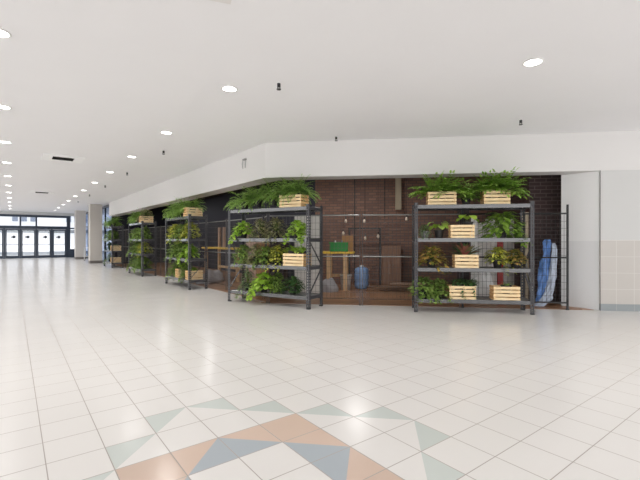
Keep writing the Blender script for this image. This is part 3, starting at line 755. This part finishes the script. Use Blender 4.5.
plant(3, 0, 1.68, .26, 'sprout', (.7, .7, .5), 'low lime plant in the near bottom crate of the third rack from right', CZ+.1)
# --- fourth rack
crate(4, 3, 1.6, .25, math.pi/2, 'pine crate turned endways on top of the fourth rack from the right', .9)
plant(4, 3, .35, .22, 'fine', (1, .9, 1.0), 'feathery fern at the far end on top of the fourth rack from right', .03, name=F)
plant(4, 3, .95, .22, 'fine', (1, .9, 1.1), 'feathery fern in the middle on top of the fourth rack from right', .03, rot=1, name=F)
plant(4, 3, 1.6, .25, 'olive', (1.1, 1.1, .9), 'dull olive plant growing out of the top crate of the fourth rack', CZ+.1)
for lv, ln in ((2, 'third'), (1, 'second'), (0, 'bottom')):
    for i, (x, kd) in enumerate(((.4, 'green'), (1.0, 'green'), (1.55, 'yellow' if lv == 1 else 'green'))):
        plant(4, lv, x, .2, kd, (1.3, 1, 1.1), '%s plant, %s shelf of %s, %s from far end' % ('bushy yellow-green' if kd == 'yellow' else 'bushy green', ln, D4, ORD[i]), rot=.4)
# --- fifth rack
plant(5, 3, .5, .22, 'fine', (1, .9, 1.0), 'feathery fern at the far end on top of the farthest rack', .03, name=F)
plant(5, 3, 1.3, .22, 'fine', (1, .9, 1.1), 'feathery fern at the near end on top of the farthest rack', .03, rot=1, name=F)
for i, x in enumerate((.5, 1.4)):
    plant(5, 2, x, .2, 'green', (1.5, 1, 1.1), 'bushy green plant on the third shelf of the farthest rack, %s end' % ('far', 'near')[i])
plant(5, 1, .5, .2, 'dark', (1.4, 1, 1.2), 'dark green plant at the far end of the second shelf, farthest rack')
plant(5, 0, .5, .2, 'grey', (1.6, 1.2, 1.2), 'grey-green plant at the far end of the bottom shelf, farthest rack')
crate(5, 1, 1.55, .26, math.pi/2, 'pine crate, end shaded orange, on the second shelf of the farthest rack', .85)
crate(5, 0, 1.55, .26, math.pi/2, 'pine crate, end shaded orange, on the bottom shelf of the farthest rack', .85)
plant(5, 1, 1.55, .26, 'low', (.8, .8, .7), 'low dark plant in the second-shelf crate of the farthest rack', CZ+.09)

# ------------------------------------------------------------------ mesh fence
def fence_mesh_parts(L, black, tag_=''):
    FH = 1.78
    rail = M['black_metal'] if black else M['galv']
    parts = []
    for x in (.016, L-.016):
        r_ = .02 if black else .007
        m = MB(); m.cyl((x, 0, .02), (x, 0, 1.945 if black else 1.83), r_, n=10); m.cyl((x, 0, 0), (x, 0, .02), .03 if black else .014, n=10); parts.append(('post', m.mesh('post', rail if black else M['wire'])))
    for z in (.13, .965, FH):
        m = MB(); m.cyl((.03, 0, z), (L-.03, 0, z), .015 if black else (.012 if z > .5 else .006), n=8); parts.append(('rail', m.mesh('rail', rail if z > .5 else M['wire_black'])))
    m = MB(); w = .0045
    n = int(L/.075)
    for k in range(1, n): m.box((L*k/n, 0, (.13+FH)/2), (w, w, FH-.13))
    k = .13+.125
    while k < FH-.03: m.box((L/2, .003, k), (L-.04, w, w)); k += .125
    parts.append(('wire_mesh', m.mesh('wire_mesh', M['wire_black'] if black else M['wire'])))
    return parts
LP = 1.885
galv_parts, black_parts = fence_mesh_parts(LP, False), fence_mesh_parts(LP, True)
def fence(p, q, parts, label):
    d = (q-p); t = thing('fence_panel', label, 'fence', p, math.atan2(d.y, d.x), 'wire mesh fence panels closing off the unit')
    s = (d.length-.02)/LP
    for n, me in parts:
        o = link(n, me, t)
        o.scale.x = s
FY = .0
xs = [5.77, 3.85, 1.95, .06]
for i, lab in enumerate(('black-framed mesh fence panel between the right rack and the white return wall', 'mesh fence panel behind the left half of the right rack', 'grey mesh fence panel in the open gap between the two front racks')):
    fence(DP(xs[i+1], FY), DP(xs[i], FY), black_parts if i == 0 else galv_parts, lab)
u = 7.75; i = 0
names = ['mesh fence panel behind the left half of the angled corner rack', 'grey mesh fence panel in the dark gap left of the angled corner rack', 'mesh fence panel just behind the near half of the third rack', 'mesh fence panel behind the far half of the third rack',
         'mesh fence panel behind the near half of the fourth rack', 'mesh fence panel behind the far half of the fourth rack', 'mesh fence panel between the fourth rack and the farthest rack', 'mesh fence panel behind the farthest rack']
for nm in names:
    fence(UV(4.36, u+1.9), UV(4.36, u), galv_parts, nm); u += 1.92
fence(UV(4.36, 7.70), DP(.03, FY), galv_parts, 'narrow mesh fence panel at the bend behind the corner rack')

# ------------------------------------------------------------------ things inside the unit
G0 = .009
def wbox(name, label, cat, x, y, z0, size, mat, rz=PHI, bevel=.004, at_=DP):
    p = at_(x, y, z0); m = MB(); m.span((-size[0]/2, -size[1]/2, 0), (size[0]/2, size[1]/2, size[2]))
    o = m.build(name, mat, loc=p, rz=rz, bevel=bevel); return tag(o, label, cat)
def bench(label, loc, rz, L, W, H, posts=False):
    t = thing('workbench', label, 'workbench', loc, rz)
    m = MB(); m.span((-L/2, -W/2, H-.05), (L/2, W/2, H)); m.build('bench_top', M['yellow'], t, bevel=.004)
    for x in (-L/2+.3, L/2-.22):
        for y in (-W/2+.06, W/2-.06):
            m = MB(); m.span((x-.05, y-.04, 0), (x+.05, y+.04, H-.051)); m.build('leg', M['timber'], t)
    m = MB(); m.span((-L/2+.36, W/2-.09, .3), (L/2-.28, W/2-.04, .38)); m.build('stretcher', M['timber'], t)
    if posts:
        for x in (-L/2+.35, -L/2+.75, L/2-.5):
            m = MB(); m.span((x-.07, W/2-.1, H+.001), (x+.07, W/2-.03, H+.7)); m.build('upright_post', M['timber_dull'], t)
    return t
# mid bench beside the corner rack
bench('yellow-topped timber workbench behind the fence, carrying the green crate', Vector((.42, 10.55, G0)), PHI, .95, .55, .98)
t = thing('plastic_crate', 'bright green plastic crate on the yellow workbench', 'crate', Vector((.5, 10.5, G0+.981)), PHI)
m = MB(); h = .24
m.span((-.23, -.16, 0), (.23, .16, .012)); m.span((-.23, -.16, 0), (.23, -.148, h)); m.span((-.23, .148, 0), (.23, .16, h)); m.span((-.23, -.148, 0), (-.218, .148, h)); m.span((.218, -.148, 0), (.23, .148, h))
m.build('body', M['green_plastic'], t)
m = MB(); m.span((-.245, -.175, h-.03), (.245, -.161, h)); m.span((-.245, .161, h-.03), (.245, .175, h)); m.build('rim', M['green_plastic'], t)
for i, (x, c) in enumerate(((-.1, 'white_plastic'), (.07, 'blue_plastic'))):
    m = MB(); m.lathe([(.035, 0), (.035, .2), (.014, .24), (.014, .27), (.0001, .272)], 12)
    o = m.build('bottle', M[c], loc=t.matrix_basis @ Vector((x, 0, .014)), smooth=True); tag(o, ['white bottle poking out of the green crate', 'pale blue bottle poking out of the green crate'][i], 'bottle')
wbox('cardboard_box', 'brown cardboard box on the workbench behind the green crate', 'box', 1.5, 2.62, G0+.982, (.3, .12, .42), M['cardboard'])
# blue jug, bucket, grey bundle
t = thing('water_jug', 'big bluish plastic water container standing on the unit floor', 'container', DP(1.86, 2.75, G0), PHI)
m = MB(); m.lathe([(.13, 0), (.165, .03), (.17, .12), (.157, .15), (.17, .18), (.17, .33), (.157, .36), (.168, .41), (.15, .46), (.05, .5)], 20); m.build('body', M['blue_plastic'], t, smooth=True)
m = MB(); m.lathe([(.056, .498), (.056, .53), (.0001, .532)], 14); m.build('lid', M['white_plastic'], t)
t.scale = (1.12, 1.12, 1.15)
t = thing('bucket', 'white plastic bucket left of the bluish water container', 'bucket', DP(1.46, 2.45, G0), PHI)
m = MB(); m.lathe([(.12, 0), (.155, .36), (.165, .36), (.165, .38), (.145, .38), (.115, .02), (.0001, .02)], 20); m.build('body', M['white_plastic'], t, smooth=True)
m = MB()
prev = None
for k in range(13):
    a = math.pi*k/12; q = Vector((.16*math.cos(a), -.14*math.sin(a)-.01, .37-.03*math.sin(a)))
    if prev is not None: m.cyl(prev, q, .004, n=6)
    prev = q
m.build('handle', M['galv'], t)
def heap(name, label, cat, loc, rx, ry, h, mat, seed):
    rr = random.Random(seed); bm = bmesh.new()
    ret = bmesh.ops.create_uvsphere(bm, u_segments=28, v_segments=14, radius=1)
    for v in bm.verts:
        n = 1 + .18*math.sin(v.co.x*5+seed)*math.cos(v.co.y*6+seed) + rr.uniform(-.05, .05)
        v.co = Vector((v.co.x*rx*n, v.co.y*ry*n, max(0, v.co.z)*h*n))
    me = bpy.data.meshes.new(name); bm.to_mesh(me); bm.free(); me.materials.append(mat)
    me.polygons.foreach_set('use_smooth', [True]*len(me.polygons))
    return tag(link(name, me, None, loc, PHI), label, cat)
heap('cloth_bundle', 'crumpled grey sheeting lying under the yellow workbench', 'sheeting', DP(1.05, 2.0, G0), .26, .2, .3, M['tarp_grey'], 3)
heap('cloth_bundle', 'crumpled grey sheeting on the floor in the gap left of the corner rack', 'sheeting', UV(4.85, 11.8, G0), .3, .7, .36, M['tarp_grey'], 5)
bench('yellow-topped workbench with timber uprights in the dark gap left of the corner rack', UV(5.7, 12.6, G0), TH-math.pi/2, 3.0, .6, 1.03, True)
# black metal frame and brown cabinet
t = thing('garment_rack', 'black metal frame standing in front of the brick back wall', 'frame', DP(1.93, 3.2, G0), PHI)
for x in (-.42, .42):
    m = MB(); m.bar((x, 0, 0), (x, 0, 1.6), .05); m.build('post', M['black_metal'], t)
m = MB(); m.bar((-.45, 0, 1.6), (.45, 0, 1.6), .04); m.build('rail', M['black_metal'], t)
for x in (-.42, .42):
    m = MB(); m.bar((x, -.2, .02), (x, .2, .02), .04); m.build('foot', M['black_metal'], t)
t = thing('cabinet', 'brown wooden cabinet against the brick wall behind the fence', 'cabinet', DP(2.66, 3.35, G0), PHI)
m = MB(); m.span((-.26, -.2, 0), (.26, .2, 1.12)); m.build('body', M['brown_door'], t, bevel=.004)
for s in (-1, 1):
    m = MB(); m.span((min(s*.01, s*.25), -.22, .06), (max(s*.01, s*.25), -.201, 1.08)); d = m.build('door', M['brown_door'], t)
    m = MB(); m.cyl((s*.04, -.24, .6), (s*.04, -.221, .6), .012, n=8); m.build('knob', M['galv'], d)
# loose boards on the floor
bl = [(2.75, 2.55, .02, .05, 'left'), (3.0, 2.6, .06, -.12, ''), (3.05, 2.4, .04, .2, '')]
labs = ['long brown board lying flat on the unit floor, nearest the blue container', 'brown board lying on the floor in front of the brown cabinet', 'brown board lying askew at the front of the loose boards']
for i, (x, y, z, a, _) in enumerate(bl):
    m = MB(); m.span((-.75, -.12, 0), (.75, .12, .045)); o = m.build('wood_board', M['board'], loc=DP(x, y, G0 + i*.046), rz=PHI+a, bevel=.002); tag(o, labs[i], 'board', 'loose boards on the unit floor')
m = MB(); m.span((-.55, -.09, 0), (.55, .09, .04)); o = m.build('wood_board', M['timber_dull'], loc=DP(3.15, 2.55, G0+.14), rz=PHI-.1, bevel=.002); tag(o, 'pale short board on top of the loose boards', 'board', 'loose boards on the unit floor')
# pendant bulbs
pb = [(1.48, 2.2, 1.76), (1.95, 2.2, 1.76), (1.97, 2.4, 1.33), (1.4, 2.4, 1.46), (2.29, 2.3, 1.38), (2.98, 2.1, 1.8)]
pl = ['small pale pendant bulb upper left in the gap, above the workbench', 'small pale pendant bulb in the middle of the gap, upper one', 'small pale pendant bulb hanging in front of the black frame', 'small pale pendant bulb low over the green crate',
      'small pale pendant bulb in front of the right post of the black frame', 'small pale pendant bulb at the right of the gap near the right rack']
for (x, y, z), l in zip(pb, pl):
    t = thing('pendant_bulb', l, 'pendant light', DP(x, y, z), PHI, 'pendant bulbs hanging in the unit')
    m = MB(); m.lathe([(.0001, -.05), (.028, -.035), (.036, -.005), (.03, .025), (.016, .05), (.014, .06)], 14); m.build('bulb', M['bulb'], t, smooth=True)
    m = MB(); m.lathe([(.0175, .055), (.0175, .1), (.006, .115)], 10); m.build('socket', M['black_metal'], t)
    m = MB(); m.cyl((0, 0, .11), (0, 0, 3.19-z), .004, n=6); m.build('cord', M['black_metal'], t)
# behind the angled corner rack
wbox('upright_board', 'pale wire-faced panel standing behind the right end of the angled corner rack', 'panel', .68, 1.2, G0, (.62, .08, 1.85), M['panel_pale'])
wbox('dark_cabinet', 'dark narrow cabinet behind the crate on the angled corner rack', 'cabinet', -.1, 1.6, G0, (.34, .4, 1.25), M['dark_cab'])
wbox('cardboard_box', 'tall tan box behind the plants of the angled corner rack', 'box', -.46, 1.55, G0, (.3, .4, 1.2), M['cardboard'])
wbox('wooden_box', 'low tan wooden box behind the middle of the angled corner rack', 'box', -.95, 2.6, G0, (.6, .4, 1.25), M['timber_dull'])
# behind the right rack
wbox('upright_board', 'dark brown panel behind the left part of the right rack', 'panel', 4.15, 1.3, G0, (.2, .3, 1.95), M['dark_cab'])
wbox('upright_board', 'tall white panel behind the third-shelf crate of the right rack', 'panel', 4.3, .95, G0, (.12, .06, 1.75), M['white_plastic'])
wbox('pale_board', 'pale pinkish board behind the middle of the right rack', 'board', 4.62, 1.2, G0, (.5, .06, 1.65), M['panel_pale'])
wbox('red_board', 'narrow dark red board behind the middle of the right rack', 'board', 4.78, .8, G0, (.11, .06, 1.55), M['red'])
heap('plastic_bag', 'white plastic bag behind the left bottom crate of the right rack', 'bag', DP(4.42, .68, G0), .24, .18, .62, M['white_plastic'], 9)
wbox('pegboard', 'grey-white panel standing behind the right half of the right rack', 'panel', 4.98, 1.5, G0, (.6, .06, 1.75), M['panel_pale'])
wbox('tan_post', 'tan painted post behind the right end of the right rack', 'post', 5.27, .82, G0, (.12, .1, 1.85), M['tan_paint'])
# blue wrapped roll and pole leaning behind the end fence
t = thing('wrapped_roll', 'blue plastic-wrapped roll leaning behind the black fence by the white wall', 'wrapped roll', DP(5.42, .34, G0), PHI)
def roll(pts, rad, nm, mat, seed):
    rr = random.Random(seed); bm = bmesh.new(); prev = None; n = 26; K = 5
    full = []
    for i in range(len(pts)-1):
        for k in range(K):
            f = k/K; full.append((Vector(pts[i]).lerp(Vector(pts[i+1]), f), rad[i]*(1-f)+rad[i+1]*f))
    full.append((Vector(pts[-1]), rad[-1]))
    ph = [rr.uniform(0, 6.3) for _ in range(4)]
    for i, (p, r) in enumerate(full):
        cur = []
        for j in range(n):
            a = 2*math.pi*j/n
            q = r*(1 + .22*math.sin(3*a + i*.35 + ph[0]) + .13*math.sin(7*a - i*.5 + ph[1]) + .1*math.sin(i*1.1 + ph[2] + 2*a) + rr.uniform(-.07, .07))
            cur.append(bm.verts.new(p + Vector((math.cos(a)*q, math.sin(a)*q*.75, 0))))
        if prev:
            for j in range(n): bm.faces.new((prev[j], prev[(j+1) % n], cur[(j+1) % n], cur[j]))
        else: bm.faces.new(cur[::-1])
        prev = cur
    bm.faces.new(prev)
    me = bpy.data.meshes.new(nm); bm.to_mesh(me); bm.free(); me.materials.append(mat)
    return link(nm, me, t)
roll([(.0, .1, .0), (.02, .11, .15), (.07, .12, .35), (.1, .14, .6), (.12, .16, .85), (.16, .18, 1.05), (.18, .19, 1.2), (.18, .2, 1.29)], [.07, .08, .08, .1, .085, .05, .075, .05], 'blue_core', M['blue_sheet'], 1)
roll([(-.05, .03, .0), (.08, .03, .12), (.16, .04, .3), (.21, .05, .55), (.24, .08, .85), (.27, .1, 1.1), (.27, .12, 1.22)], [.09, .085, .07, .06, .05, .04, .025], 'clear_wrap', M['clear_sheet'], 4)
m = MB(); m.cyl((.0, 0, 0), (-.14, .3, 1.0), .012, n=8); o = m.build('pole', M['galv'], loc=DP(5.38, .5, G0), rz=PHI); tag(o, 'thin grey pole leaning left of the blue wrapped roll', 'pole')

# ------------------------------------------------------------------ light
w = bpy.data.worlds.new('World'); scene.world = w; w.use_nodes = True
nt = w.node_tree; bg = nt.nodes['Background']; bg.inputs[0].default_value = (.99, .99, 1, 1); bg.inputs[1].default_value = 2.35
def area(loc, size, power, col=(1, .98, .96), spread=180):
    l = bpy.data.lights.new('downlight_or_fill', 'AREA'); l.shape = 'DISK'; l.size = size; l.energy = power; l.color = col; l.spread = R(spread)
    o = bpy.data.objects.new('downlight_or_fill', l); COL.objects.link(o); o.location = loc
    return o
for v, u in lamp_pos: area(UV(v, u, ZC-.02), .17, (7 if u > 6 else 11) if v < 1 else 13, spread=140)
for v in (-5.0, -2.5, -.11, 2.26, 4.61, 6.9):  # unseen lamps without fixtures, added out of view to light the hall
    for u in (-6.0, -3.28, -.57, 2.14):
        if (v, u) == (4.61, 2.14): continue
        area(UV(v, u, ZC-.02), .17, 2)

for v, u in ((5.7, 10.5), (5.7, 14.5), (5.7, 19), (6.6, 7.2)): area(UV(v, u, 3.17), .5, 24)  # hidden fill lamps added under the unit ceiling to brighten its interior
cam = bpy.data.cameras.new('Camera'); co = bpy.data.objects.new('Camera', cam); COL.objects.link(co)
co.location = (0, 0, 1.29); co.rotation_euler = (R(90), 0, 0)
cam.sensor_width = 36; cam.sensor_fit = 'HORIZONTAL'; cam.lens = 404/640*36; cam.clip_start = .05; cam.clip_end = 300
scene.camera = co
vs = scene.view_settings
vs.view_transform = 'Standard'; vs.look = 'None'; vs.exposure = 0.07; vs.gamma = 1; vs.use_curve_mapping = False
